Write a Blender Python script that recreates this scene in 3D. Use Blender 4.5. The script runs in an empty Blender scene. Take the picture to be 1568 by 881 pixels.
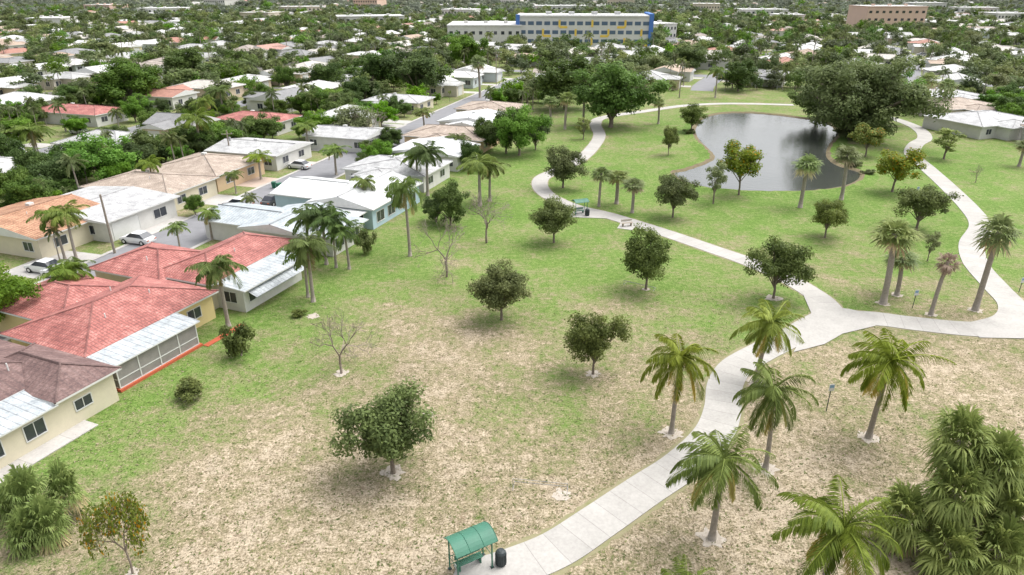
import bpy, math, random
import numpy as np
from mathutils import Vector, Matrix
random.seed(7); RG=np.random.default_rng(7)
scene=bpy.context.scene
# ------------------------------------------------------------ image pixels projected to the ground through an estimated camera
CH=30.0; PT=math.radians(24); F=1045.0; CP,SP=math.cos(PT),math.sin(PT)
def G(u,v,z=0.0):
    e=(v-440.5)/F
    t=(CH-z)/(SP+CP*e)
    return ((u-784)/F*t,(CP-SP*e)*t)
def depth(u,v): return CH/(SP+CP*(v-440.5)/F)
def zat(u,vb,vt):
    Y=G(u,vb)[1]; k=(440.5-vt)/F
    return CH-Y*(SP-CP*k)/(CP+SP*k)
def inpoly(x,y,P):
    c=False; n=len(P); j=n-1
    for i in range(n):
        xi,yi=P[i]; xj,yj=P[j]
        if (yi>y)!=(yj>y) and x<(xj-xi)*(y-yi)/(yj-yi)+xi: c=not c
        j=i
    return c
# ------------------------------------------------------------ node helpers
def newmat(name):
    m=bpy.data.materials.new(name); m.use_nodes=True
    nt=m.node_tree; nt.nodes.clear()
    return m,nt,nt.nodes,nt.links
def val(L,sock,v):
    if hasattr(v,'links') or hasattr(v,'is_linked'): L.new(v,sock)
    else: sock.default_value=v
def mth(N,L,op,a,b=0.0,c=None,clamp=False):
    n=N.new('ShaderNodeMath'); n.operation=op; n.use_clamp=clamp
    val(L,n.inputs[0],a); val(L,n.inputs[1],b)
    if c is not None: val(L,n.inputs[2],c)
    return n.outputs[0]
def mixc(N,L,f,a,b,bt='MIX'):
    n=N.new('ShaderNodeMix'); n.data_type='RGBA'; n.blend_type=bt
    val(L,n.inputs[0],f)
    for s,x in ((6,a),(7,b)):
        if isinstance(x,tuple): n.inputs[s].default_value=(x[0],x[1],x[2],1)
        else: L.new(x,n.inputs[s])
    return n.outputs[2]
def ramp(N,L,f,stops,interp='LINEAR'):
    n=N.new('ShaderNodeValToRGB'); r=n.color_ramp; r.interpolation=interp
    while len(r.elements)<len(stops): r.elements.new(.5)
    for e,(p,c) in zip(r.elements,stops):
        e.position=p; e.color=(c[0],c[1],c[2],1)
    L.new(f,n.inputs[0]); return n.outputs[0]
def noise(N,L,vec,scale,detail=4,rough=.55):
    n=N.new('ShaderNodeTexNoise'); n.inputs['Scale'].default_value=scale
    n.inputs['Detail'].default_value=detail; n.inputs['Roughness'].default_value=rough
    L.new(vec,n.inputs['Vector']); return n.outputs['Fac']
def finish(N,L,col,rough=.8,bump=None,bstr=.3,bdist=.05,metal=0,spec=.3,trans=0):
    p=N.new('ShaderNodeBsdfPrincipled'); o=N.new('ShaderNodeOutputMaterial')
    if isinstance(col,tuple): p.inputs['Base Color'].default_value=(*col,1)
    else: L.new(col,p.inputs['Base Color'])
    val(L,p.inputs['Roughness'],rough); p.inputs['Metallic'].default_value=metal
    p.inputs['Specular IOR Level'].default_value=spec
    if bump is not None:
        b=N.new('ShaderNodeBump'); b.inputs['Strength'].default_value=bstr; b.inputs['Distance'].default_value=bdist
        L.new(bump,b.inputs['Height']); L.new(b.outputs[0],p.inputs['Normal'])
    if trans>0:
        t=N.new('ShaderNodeBsdfTranslucent'); L.new(col,t.inputs[0])
        mx=N.new('ShaderNodeMixShader'); mx.inputs[0].default_value=trans
        L.new(p.outputs[0],mx.inputs[1]); L.new(t.outputs[0],mx.inputs[2]); L.new(mx.outputs[0],o.inputs[0])
    else: L.new(p.outputs[0],o.inputs[0])
    return p
def M(name,c1,c2=None,scale=3,rough=.8,bump=0,metal=0,spec=.3):
    m,nt,N,L=newmat(name)
    if c2 is None: c2=tuple(x*.8 for x in c1)
    g=N.new('ShaderNodeNewGeometry').outputs['Position']
    n1=noise(N,L,g,scale,5,.6); n2=noise(N,L,g,scale*9,3,.6)
    f=mth(N,L,'ADD',mth(N,L,'MULTIPLY',n1,.65),mth(N,L,'MULTIPLY',n2,.35))
    f=mth(N,L,'MULTIPLY_ADD',mth(N,L,'SUBTRACT',f,.5),2.6,.5,True)
    finish(N,L,mixc(N,L,f,c1,c2),rough,n2 if bump else None,bump,.03,metal,spec)
    return m
# ------------------------------------------------------------ builder
class B:
    def __init__(s): s.v=[];s.f=[];s.m=[];s.uv=[];s.t=[]
    def face(s,pts,mat=0,uv=None,t=.5):
        b=len(s.v); s.v.extend([tuple(p) for p in pts]); s.f.append(tuple(range(b,b+len(pts))))
        s.m.append(mat); s.uv.append(uv if uv else [(0,0)]*len(pts)); s.t.append(t)
    def box(s,x0,x1,y0,y1,z0,z1,mat=0,bottom=True):
        c=[(x0,y0,z0),(x1,y0,z0),(x1,y1,z0),(x0,y1,z0),(x0,y0,z1),(x1,y0,z1),(x1,y1,z1),(x0,y1,z1)]
        fs=[(4,5,6,7),(0,1,5,4),(1,2,6,5),(2,3,7,6),(3,0,4,7)]
        if bottom: fs.append((3,2,1,0))
        for f in fs:
            P=[c[i] for i in f]
            s.face(P,mat,[(p[0]+p[1],p[2] if f[0]!=4 else p[1]) for p in P])
    def tube(s,pts,rad,n=6,mat=0,t=.5,cap=True):
        pts=[Vector(p) for p in pts]
        b=len(s.v)
        for i,p in enumerate(pts):
            d=(pts[min(i+1,len(pts)-1)]-pts[max(i-1,0)])
            if d.length<1e-6: d=Vector((0,0,1))
            d.normalize(); a=Vector((0,0,1)) if abs(d.z)<.9 else Vector((1,0,0))
            x=d.cross(a).normalized(); y=d.cross(x)
            for k in range(n):
                an=2*math.pi*k/n
                s.v.append(tuple(p+(x*math.cos(an)+y*math.sin(an))*rad[i]))
        for i in range(len(pts)-1):
            for k in range(n):
                k2=(k+1)%n
                s.f.append((b+i*n+k,b+i*n+k2,b+(i+1)*n+k2,b+(i+1)*n+k)); s.m.append(mat); s.uv.append([(0,0)]*4); s.t.append(t)
        if cap:
            for i in (0,len(pts)-1):
                s.f.append(tuple(b+i*n+k for k in range(n))); s.m.append(mat); s.uv.append([(0,0)]*n); s.t.append(t)
    def quads(s,Q,mat=0,T=None):
        b=len(s.v); n=len(Q); s.v.extend(map(tuple,Q.reshape(-1,3).tolist()))
        s.f.extend([(b+4*i,b+4*i+1,b+4*i+2,b+4*i+3) for i in range(n)])
        s.m.extend([mat]*n); s.uv.extend([[(0,0)]*4]*n)
        s.t.extend(T.tolist() if T is not None else [.5]*n)
    def mesh(s,name,mats,smooth=()):
        me=bpy.data.meshes.new(name); me.from_pydata(s.v,[],s.f)
        for m in mats: me.materials.append(m)
        me.polygons.foreach_set('material_index',s.m)
        uvl=me.uv_layers.new(name='UVMap'); flat=[c for f in s.uv for p in f for c in p]
        uvl.data.foreach_set('uv',flat)
        at=me.attributes.new('tint','FLOAT','FACE'); at.data.foreach_set('value',s.t)
        if smooth: me.polygons.foreach_set('use_smooth',[mi in smooth for mi in s.m])
        me.update(); return me
    def obj(s,name,mats,parent=None,smooth=(),loc=(0,0,0),rot=0):
        o=bpy.data.objects.new(name,s.mesh(name,mats,smooth)); scene.collection.objects.link(o)
        o.location=loc; o.rotation_euler=(0,0,rot)
        if parent: o.parent=parent
        return o
def ext(b,p=98.8,pz=99.6):
    V=np.array(b.v); q=lambda a:np.percentile(a,p)-np.percentile(a,100-p)
    return float(np.percentile(V[:,2],pz)),float((q(V[:,0])+q(V[:,1]))/2)
def inst(name,me,loc,rot=0,sc=(1,1,1),parent=None):
    o=bpy.data.objects.new(name,me); scene.collection.objects.link(o)
    o.location=loc; o.rotation_euler=(0,0,rot); o.scale=sc
    if parent: o.parent=parent
    return o
def empty(name,loc=(0,0,0),rot=0):
    o=bpy.data.objects.new(name,None); scene.collection.objects.link(o); o.location=loc; o.rotation_euler=(0,0,rot)
    return o
# ------------------------------------------------------------ materials
def ground_mat():
    m,nt,N,L=newmat('grass_ground')
    g=N.new('ShaderNodeNewGeometry').outputs['Position']
    at=N.new('ShaderNodeAttribute'); at.attribute_name='dry'; dry=at.outputs['Fac']
    n0=noise(N,L,g,.09,3,.5); n1=noise(N,L,g,.33,6,.68); n2=noise(N,L,g,1.7,6,.75); n3=noise(N,L,g,7,4,.8)
    def dev(n,k): return mth(N,L,'MULTIPLY',mth(N,L,'SUBTRACT',n,.5),k)
    f=mth(N,L,'ADD',mth(N,L,'MULTIPLY_ADD',dry,.92,.04),dev(n0,.7)); f=mth(N,L,'ADD',f,dev(n1,1.5)); f=mth(N,L,'ADD',f,dev(n2,1.5)); f=mth(N,L,'ADD',f,dev(n3,1.7),None,True)
    col=ramp(N,L,f,[(0,(.115,.195,.04)),(.2,(.145,.215,.055)),(.42,(.175,.20,.078)),(.6,(.225,.20,.115)),(.82,(.275,.225,.15)),(1,(.36,.30,.22))])
    v=mth(N,L,'ADD',1.0,mth(N,L,'ADD',dev(n3,2.4),mth(N,L,'ADD',dev(n2,1.3),dev(n0,.4))))
    cc=N.new('ShaderNodeCombineXYZ'); 
    for i in range(3): L.new(v,cc.inputs[i])
    col=mixc(N,L,1.0,col,cc.outputs[0],'MULTIPLY')
    s=noise(N,L,g,1.2,9,.88)
    sf=mth(N,L,'MULTIPLY',mth(N,L,'SUBTRACT',s,.575),9,None,True)
    sf=mth(N,L,'MULTIPLY',sf,mth(N,L,'MULTIPLY',mth(N,L,'SUBTRACT',dry,.35),1.5,None,True))
    col=mixc(N,L,sf,col,(.46,.415,.355))
    w=noise(N,L,g,.75,6,.75); wf=mth(N,L,'MULTIPLY',mth(N,L,'SUBTRACT',w,.57),7,None,True)
    wf=mth(N,L,'MULTIPLY',wf,mth(N,L,'MULTIPLY',mth(N,L,'SUBTRACT',dry,.02),1.1,None,True))
    col=mixc(N,L,mth(N,L,'MULTIPLY',wf,.85),col,(.20,.14,.10))
    finish(N,L,col,.95,n3,.5,.08,0,.1); return m
def fol(name,dark,light,trans=.3,dead=None):
    m,nt,N,L=newmat(name)
    at=N.new('ShaderNodeAttribute'); at.attribute_name='tint'
    st=[(0,dark),(.9,light)]
    st.append((1.0,dead if dead else light))
    c=ramp(N,L,at.outputs['Fac'],st)
    oi=N.new('ShaderNodeObjectInfo').outputs['Random']
    h=N.new('ShaderNodeHueSaturation'); L.new(c,h.inputs['Color'])
    L.new(mth(N,L,'MULTIPLY_ADD',oi,.03,.485),h.inputs['Hue'])
    L.new(mth(N,L,'MULTIPLY_ADD',mth(N,L,'FRACT',mth(N,L,'MULTIPLY',oi,7.3)),.45,.8),h.inputs['Value'])
    L.new(mth(N,L,'MULTIPLY_ADD',mth(N,L,'FRACT',mth(N,L,'MULTIPLY',oi,3.7)),.3,.92),h.inputs['Saturation'])
    finish(N,L,h.outputs[0],.6,None,0,0,0,.2,trans); return m
def tile_mat(name,stops,du=.33,dv=.42,rnd=False,metal=False,seam=.45):
    m,nt,N,L=newmat(name)
    uv=N.new('ShaderNodeUVMap').outputs[0]; sx=N.new('ShaderNodeSeparateXYZ'); L.new(uv,sx.inputs[0])
    g=N.new('ShaderNodeNewGeometry').outputs['Position']
    n=noise(N,L,g,.8,5,.65); n2=noise(N,L,g,6,4,.7)
    if rnd: f=N.new('ShaderNodeObjectInfo').outputs['Random']; col=ramp(N,L,f,stops,'CONSTANT')
    else:
        f=mth(N,L,'MULTIPLY_ADD',mth(N,L,'SUBTRACT',mth(N,L,'ADD',mth(N,L,'MULTIPLY',n,.5),mth(N,L,'MULTIPLY',n2,.5)),.5),3,.5,True)
        col=ramp(N,L,f,stops)
    v=mth(N,L,'ADD',mth(N,L,'MULTIPLY',n,.8),mth(N,L,'MULTIPLY_ADD',n2,.8,.17))
    cc=N.new('ShaderNodeCombineXYZ')
    for i in range(3): L.new(v,cc.inputs[i])
    col=mixc(N,L,1.0,col,cc.outputs[0],'MULTIPLY')
    a=mth(N,L,'PINGPONG',sx.outputs[0],du/2); a=mth(N,L,'DIVIDE',a,du/2)
    b=mth(N,L,'FRACT',mth(N,L,'DIVIDE',sx.outputs[1],dv))
    if metal: line=mth(N,L,'LESS_THAN',a,.14); hgt=line
    else:
        line=mth(N,L,'MAXIMUM',mth(N,L,'LESS_THAN',a,.25),mth(N,L,'LESS_THAN',b,.16)); hgt=mth(N,L,'ADD',a,b)
    col=mixc(N,L,mth(N,L,'MULTIPLY',line,seam),col,(.04,.035,.035))
    finish(N,L,col,.45 if metal else .75,hgt,.5,.05,0,.4); return m
def concrete_mat(name,c1,c2,joint=1.5):
    m,nt,N,L=newmat(name)
    uv=N.new('ShaderNodeUVMap').outputs[0]; sx=N.new('ShaderNodeSeparateXYZ'); L.new(uv,sx.inputs[0])
    g=N.new('ShaderNodeNewGeometry').outputs['Position']
    n=noise(N,L,g,.5,6,.7); n2=noise(N,L,g,5,5,.7)
    f=mth(N,L,'MULTIPLY_ADD',mth(N,L,'SUBTRACT',mth(N,L,'ADD',mth(N,L,'MULTIPLY',n,.5),mth(N,L,'MULTIPLY',n2,.5)),.5),3.5,.5,True)
    col=mixc(N,L,f,c1,c2)
    j=mth(N,L,'LESS_THAN',mth(N,L,'PINGPONG',sx.outputs[1],joint/2),.02)
    cell=N.new('ShaderNodeTexWhiteNoise'); cell.noise_dimensions='1D'; L.new(mth(N,L,'FLOOR',mth(N,L,'DIVIDE',sx.outputs[1],joint)),cell.inputs['W'])
    v=mth(N,L,'MULTIPLY_ADD',cell.outputs[0],.1,.92); cc=N.new('ShaderNodeCombineXYZ')
    for i in range(3): L.new(v,cc.inputs[i])
    col=mixc(N,L,1.0,col,cc.outputs[0],'MULTIPLY')
    col=mixc(N,L,mth(N,L,'MULTIPLY',j,.45),col,(.12,.11,.1))
    finish(N,L,col,.85,n2,.2,.02); return m
def water_mat():
    m,nt,N,L=newmat('pond_water')
    g=N.new('ShaderNodeNewGeometry').outputs['Position']
    mp=N.new('ShaderNodeMapping'); mp.inputs['Scale'].default_value=(.6,1.6,1); mp.inputs['Rotation'].default_value=(0,0,.5); L.new(g,mp.inputs[0])
    n=noise(N,L,mp.outputs[0],1.2,4,.6); n2=noise(N,L,g,.12,3,.5)
    col=mixc(N,L,n2,(.035,.042,.036),(.07,.072,.066))
    rg=mth(N,L,'MULTIPLY_ADD',noise(N,L,g,.07,3,.6),.16,.0)
    p=finish(N,L,col,rg,n,.3,.1,0,.7); return m
grassM=ground_mat()
pathM=concrete_mat('path_concrete',(.47,.45,.42),(.35,.335,.31))
driveM=concrete_mat('driveway_concrete',(.52,.5,.47),(.38,.36,.34),3.0)
asph=M('street_asphalt',(.25,.25,.26),(.185,.185,.195),.6,.9,.2)
sandM=M('sand_patch',(.52,.47,.41),(.34,.29,.23),3,.95,.4)
bankM=M('bank_soil',(.12,.09,.06),(.2,.17,.09),1.5,.95,.5)
waterM=water_mat()
barkM=M('bark',(.24,.2,.16),(.13,.105,.08),6,.95,.5)
palmbarkM=M('palm_bark',(.36,.32,.27),(.22,.19,.16),5,.95,.5)
barebarkM=M('bare_bark',(.30,.25,.21),(.18,.15,.12),5,.95,.3)
oakF=fol('oak_foliage',(.065,.088,.03),(.20,.24,.085),.38)
greenF=fol('green_foliage',(.075,.145,.025),(.21,.34,.07),.38)
darkF=fol('dark_foliage',(.05,.085,.024),(.155,.215,.065),.38)
paleF=fol('pale_foliage',(.13,.16,.065),(.30,.34,.15),.38)
banyF=fol('banyan_foliage',(.10,.14,.045),(.27,.325,.12),.38)
cocoF=fol('coconut_foliage',(.08,.115,.025),(.28,.33,.08),.35,(.5,.42,.15))
sabalF=fol('sabal_foliage',(.10,.14,.05),(.32,.37,.16),.35,(.48,.4,.26))
queF=fol('queen_foliage',(.08,.125,.03),(.26,.33,.09),.38,(.42,.35,.16))
deadF=fol('dead_palm_foliage',(.3,.22,.17),(.5,.39,.32))
orangeF=fol('orange_leaves',(.10,.14,.03),(.23,.27,.07),.38,(.45,.26,.06))
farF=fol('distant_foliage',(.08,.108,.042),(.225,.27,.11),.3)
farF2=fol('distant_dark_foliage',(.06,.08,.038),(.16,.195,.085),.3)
hazF=fol('haze_tinted_foliage',(.15,.175,.13),(.26,.29,.20),.25)  # aerial haze painted into paler, greyer leaf colours, here and in the dark variant
hazF2=fol('haze_tinted_dark_foliage',(.12,.145,.115),(.215,.24,.175),.25)
glassM=M('window_glass',(.03,.035,.045),(.05,.055,.065),2,.08,0,0,.8)
frameM=M('white_trim',(.66,.66,.64),(.56,.56,.54),2,.5)
screenM=M('insect_screen',(.2,.19,.18),(.3,.28,.26),1,.8)
whiteW=M('white_wall',(.64,.63,.6),(.52,.51,.48),1)
creamW=M('cream_wall',(.64,.58,.44),(.55,.5,.38),1)
yellowW=M('yellow_wall',(.68,.55,.27),(.6,.48,.24),1)
blueW=M('pale_blue_wall',(.44,.56,.63),(.38,.5,.56),1)
tanW=M('tan_wall',(.54,.45,.32),(.46,.38,.27),1)
peachW=M('peach_wall',(.6,.44,.29),(.52,.38,.25),1)
redslabM=M('painted_red_slab',(.5,.12,.06),(.42,.1,.05),2)
redT=tile_mat('red_barrel_tile',[(0,(.27,.09,.078)),(.5,(.39,.135,.115)),(1,(.53,.26,.22))],.3,.4)
orgT=tile_mat('orange_barrel_tile',[(0,(.30,.14,.07)),(.5,(.42,.22,.13)),(1,(.54,.34,.21))])
tanT=tile_mat('tan_tile',[(0,(.32,.25,.2)),(.5,(.42,.34,.275)),(1,(.52,.43,.36))])
brnT=tile_mat('brown_shingle',[(0,(.12,.07,.068)),(.5,(.17,.105,.095)),(1,(.25,.17,.155))],.6,.3,seam=.25)
gryT=tile_mat('grey_tile',[(0,(.34,.34,.34)),(.5,(.45,.45,.45)),(1,(.57,.57,.56))],.33,.42,seam=.3)
blgT=tile_mat('blue_grey_metal',[(0,(.32,.36,.385)),(.5,(.41,.45,.47)),(1,(.51,.54,.555))],.45,9,metal=True)
whtT=tile_mat('white_metal_roof',[(0,(.5,.51,.51)),(.5,(.61,.62,.62)),(1,(.7,.71,.71))],.45,9,metal=True,seam=.4)
panT=tile_mat('aluminium_panel_roof',[(0,(.31,.345,.365)),(.5,(.405,.435,.45)),(1,(.52,.545,.55))],.6,9,metal=True,seam=.4)
rndT=tile_mat('neighbourhood_roof',[(0,(.6,.6,.58)),(.17,(.43,.43,.42)),(.38,(.52,.49,.44)),(.52,(.36,.31,.27)),(.64,(.25,.25,.25)),(.75,(.40,.2,.15)),(.81,(.43,.33,.25)),(.88,(.6,.59,.57)),(.96,(.45,.26,.21))],.5,.5,True,seam=.3)
def rnd_mat(name,stops,rough=.8,spec=.3):
    m,nt,N,L=newmat(name); f=N.new('ShaderNodeObjectInfo').outputs['Random']
    f=mth(N,L,'FRACT',mth(N,L,'MULTIPLY',f,5.17)); c=ramp(N,L,f,stops,'CONSTANT')
    g=N.new('ShaderNodeNewGeometry').outputs['Position']; n=noise(N,L,g,1.5,4)
    c=mixc(N,L,mth(N,L,'MULTIPLY',n,.35),c,(.3,.28,.25)); finish(N,L,c,rough,None,0,0,0,spec); return m
rndW=rnd_mat('neighbourhood_wall',[(0,(.66,.65,.62)),(.4,(.62,.57,.46)),(.55,(.62,.5,.37)),(.7,(.53,.58,.61)),(.8,(.64,.59,.37)),(.9,(.49,.45,.4))])
carM=rnd_mat('car_paint',[(0,(.7,.7,.7)),(.4,(.03,.035,.04)),(.6,(.35,.36,.38)),(.78,(.3,.03,.03)),(.88,(.05,.1,.25))],.25,.6)
whcarM=M('white_car_paint',(.7,.7,.7),(.65,.65,.65),1,.25,0,0,.6)
tireM=M('tyre_rubber',(.02,.02,.02),(.03,.03,.03),8,.8)
greenPM=M('green_painted_metal',(.055,.19,.125),(.045,.15,.10),2,.5,0,0,.4)
darkPM=M('dark_metal',(.03,.04,.045),(.05,.06,.06),4,.5)
greyPM=M('galvanised_metal',(.4,.4,.4),(.3,.3,.3),4,.5)
woodM=M('weathered_pole',(.3,.26,.21),(.2,.17,.14),4,.9)
binM=M('green_bin_plastic',(.03,.15,.09),(.025,.12,.07),3,.5)
# ------------------------------------------------------------ ground
samples=[(100,850,.65),(200,790,.65),(300,850,.85),(320,740,.88),(200,700,.45),(100,700,.18),(150,650,.05),(240,630,.22),(330,640,.55),(420,700,.75),(430,560,.35),(380,600,.3),(500,500,.35),(560,560,.65),(650,560,.95),(700,600,.85),(620,650,.8),(650,500,.7),(740,520,.8),(560,430,.15),(650,420,.2),(800,560,.6),(850,640,.35),(760,640,.45),(850,600,.5),(930,640,.65),(980,590,.68),(700,720,.85),(550,790,.9),(800,780,.85),(950,700,.85),(900,740,.82),(600,850,.92),(400,830,.9),(800,400,.15),(900,420,.1),(870,480,.35),(1000,480,.42),(1080,430,.24),(1100,500,.28),(1180,480,.16),(1050,540,.6),(1200,350,.1),(1000,290,.08),(1350,400,.3),(1300,430,.45),(1440,440,.45),(1280,560,.68),(1450,550,.75),(1530,560,.7),(1300,620,.78),(1400,620,.7),(1530,640,.72),(1250,750,.88),(1400,720,.95),(1500,800,.98),(1150,820,.92),(1000,840,.85),(1350,850,.95),(850,330,.05),(930,250,.15),(960,220,.3),(1250,300,.02),(1450,350,.12),(1530,300,.08),(1540,400,.15),(700,350,.15),(800,250,.12),(1450,250,.1),(1000,210,.15),(60,740,.25),(400,480,.15),(500,440,.15),(740,420,.25),(640,460,.45),(1220,440,.15),(820,450,.28),(560,700,.7),(470,620,.6),(350,560,.15)]
def axis(lo,a,b,hi,st):
    xs=list(np.arange(a,b+.01,st)); d=st; x=b
    while x<hi: d*=1.15; x+=d; xs.append(x)
    d=st; x=a
    while x>lo: d*=1.15; x-=d; xs.insert(0,x)
    return np.array(xs)
xs=axis(-3500,-60,75,3500,1.2); ys=axis(-200,18,190,6000,1.2)
XX,YY=np.meshgrid(xs,ys); P=np.stack([XX.ravel(),YY.ravel()],1)
num=np.full(len(P),.35*1e-4); den=np.full(len(P),1e-4)
for u,v,d in samples:
    x,y=G(u,v); w=1/((P[:,0]-x)**2+(P[:,1]-y)**2+6)**1.6; num+=w*d; den+=w
dry=num/den
nx,ny=len(xs),len(ys)
me=bpy.data.meshes.new('ground')
idx=np.arange(nx*ny).reshape(ny,nx)
fc=np.stack([idx[:-1,:-1].ravel(),idx[:-1,1:].ravel(),idx[1:,1:].ravel(),idx[1:,:-1].ravel()],1)
me.from_pydata([(float(a),float(b),0.0) for a,b in P],[],fc.tolist())
at=me.attributes.new('dry','FLOAT','POINT'); at.data.foreach_set('value',dry.astype(np.float32))
me.materials.append(grassM)
o=bpy.data.objects.new('ground',me); scene.collection.objects.link(o)
# ------------------------------------------------------------ strips / paths
def smooth(pts,n=8,closed=False):
    out=[]; N=len(pts)
    rngi=range(N) if closed else range(N-1)
    for i in rngi:
        g=(lambda k:pts[k%N]) if closed else (lambda k:pts[max(0,min(N-1,k))])
        p0,p1,p2,p3=[np.array(g(i+k)) for k in (-1,0,1,2)]
        for k in range(n):
            t=k/n
            out.append(.5*((2*p1)+(-p0+p2)*t+(2*p0-5*p1+4*p2-p3)*t*t+(-p0+3*p1-3*p2+p3)*t**3))
    if not closed: out.append(np.array(pts[-1]))
    return out
def strip(name,pts,width,z,mat,sm=True,thick=.0):
    P=smooth(pts) if sm else [np.array(p) for p in pts]
    b=B(); Ls=[];Rs=[];D=[];d=0
    for i,p in enumerate(P):
        tg=P[min(i+1,len(P)-1)]-P[max(i-1,0)]; tg=tg/np.linalg.norm(tg); n=np.array([-tg[1],tg[0]])
        w=width(i/(len(P)-1)) if callable(width) else width
        Ls.append(p+n*w/2); Rs.append(p-n*w/2)
        if i: d+=np.linalg.norm(P[i]-P[i-1])
        D.append(d)
    for i in range(len(P)-1):
        b.face([(*Rs[i],z),(*Rs[i+1],z),(*Ls[i+1],z),(*Ls[i],z)],0,[(0,D[i]),(0,D[i+1]),(1,D[i+1]),(1,D[i])])
        if thick:
            for S in (Ls,Rs):
                b.face([(*S[i],z-thick),(*S[i+1],z-thick),(*S[i+1],z),(*S[i],z)],0)
    return b.obj(name,[mat])
W1=[(705,893),(775,872),(850,842),(915,800),(985,752),(1045,712),(1090,668),(1106,630),(1110,590),(1128,562),(1165,540),(1215,515),(1255,492),(1280,478)]
W2=[(1288,505),(1268,470),(1245,450),(1205,427),(1145,401),(1085,380),(1030,361),(980,345),(930,330),(880,318),(845,303),(828,288),(830,273),(855,261),(886,246),(906,228),(918,208),(912,190),(925,180),(985,171),(1050,162),(1120,159),(1215,161)]
W3=[(1225,512),(1265,492),(1330,488),(1400,496),(1480,504),(1570,506),(1700,512)]
W4=[(1500,505),(1545,492),(1552,470),(1525,440),(1495,405),(1488,375),(1502,347),(1485,320),(1450,285),(1420,258),(1397,237),(1402,222),(1416,212),(1408,199),(1380,186),(1330,172)]
for W_,wd_,z_ in ((W1,2.75,.050),(W2,2.6,.045),(W3,3.1,.055),(W4,2.8,.060)):
    pts=[G(*p) for p in W_]
    strip('concrete_path',pts,wd_,z_,pathM,thick=.1)
vergeM=M('worn_verge',(.3,.255,.17),(.19,.2,.085),1.2,.95,.3)
for W_,wd_ in ((W1,3.2),(W3,3.55),(W2,2.95)):
    rr_=random.Random(3); jit=[rr_.uniform(-.25,.3) for _ in range(400)]
    strip('path_verge_soil',[G(*p) for p in W_],lambda t,w=wd_:w+jit[int(t*250)],.006+.004*(W_ is W3)+.008*(W_ is W2),vergeM)
b=B(); poly=[G(*p) for p in [(1228,448),(1262,470),(1300,474),(1345,484),(1340,500),(1290,512),(1262,528),(1215,540),(1232,510),(1242,480)]]
b.face([(x,y,.066) for x,y in poly],0,[(0,.5)]*len(poly)); b.obj('path_junction_slab',[pathM])
b=B(); poly=[G(*p) for p in [(1478,500),(1520,497),(1545,475),(1600,470),(1600,520),(1500,518)]]
b.face([(x,y,.072) for x,y in poly],0,[(0,.5)]*len(poly)); b.obj('path_junction_slab',[pathM])
def pad(name,pix,z,mat):
    b=B(); pl=[G(*p) for p in pix]; b.face([(x,y,z) for x,y in pl],0,[(0,.5)]*len(pl))
    n=len(pl)
    for i in range(n):
        p,q=pl[i],pl[(i+1)%n]; b.face([(*p,0),(*q,0),(*q,z),(*p,z)],0,[(0,.5)]*4)
    return b.obj(name,[mat])
pad('shelter_pad',[(690,892),(700,868),(745,855),(800,856),(810,892)],.062,pathM)
pad('shelter_pad',[(872,333),(880,322),(925,326),(930,335)],.058,pathM)
pad('bench_pad',[(945,350),(952,340),(975,344),(968,353)],.055,pathM)
# ------------------------------------------------------------ pond
out=[(1030,266),(1050,261),(1083,249),(1092,240),(1080,226),(1068,214),(1063,198),(1078,181),(1110,174),(1160,174),(1215,180),(1262,188),(1285,204),(1272,222),(1268,240),(1284,254),(1316,264),(1318,274),(1300,284),(1262,291),(1205,294),(1150,294),(1110,291),(1075,287),(1045,278)]
C=smooth([G(*p) for p in out],6,True)
ring=[];n=len(C)
area=sum(C[i][0]*C[(i+1)%n][1]-C[(i+1)%n][0]*C[i][1] for i in range(n))
sg=1 if area<0 else -1
for i in range(n):
    tg=C[(i+1)%n]-C[i-1]; tg/=np.linalg.norm(tg); nn=np.array([-tg[1],tg[0]])*sg
    jit_=random.uniform(-.25,.25)
    ring.append([(*(C[i]-nn*.45),-.02),(*(C[i]+nn*(.1+jit_)),.2),(*(C[i]+nn*(.55+jit_)),.3),(*(C[i]+nn*2.6),-.01)])
b=B()
for i in range(n):
    j=(i+1)%n
    for k in range(3): b.face([ring[i][k],ring[j][k],ring[j][k+1],ring[i][k+1]],1 if k==2 else 0)
b.obj('pond_bank',[bankM,grassM])
b=B(); b.face([(c[0],c[1],.03) for c in C]); b.obj('pond_water',[waterM])
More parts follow.
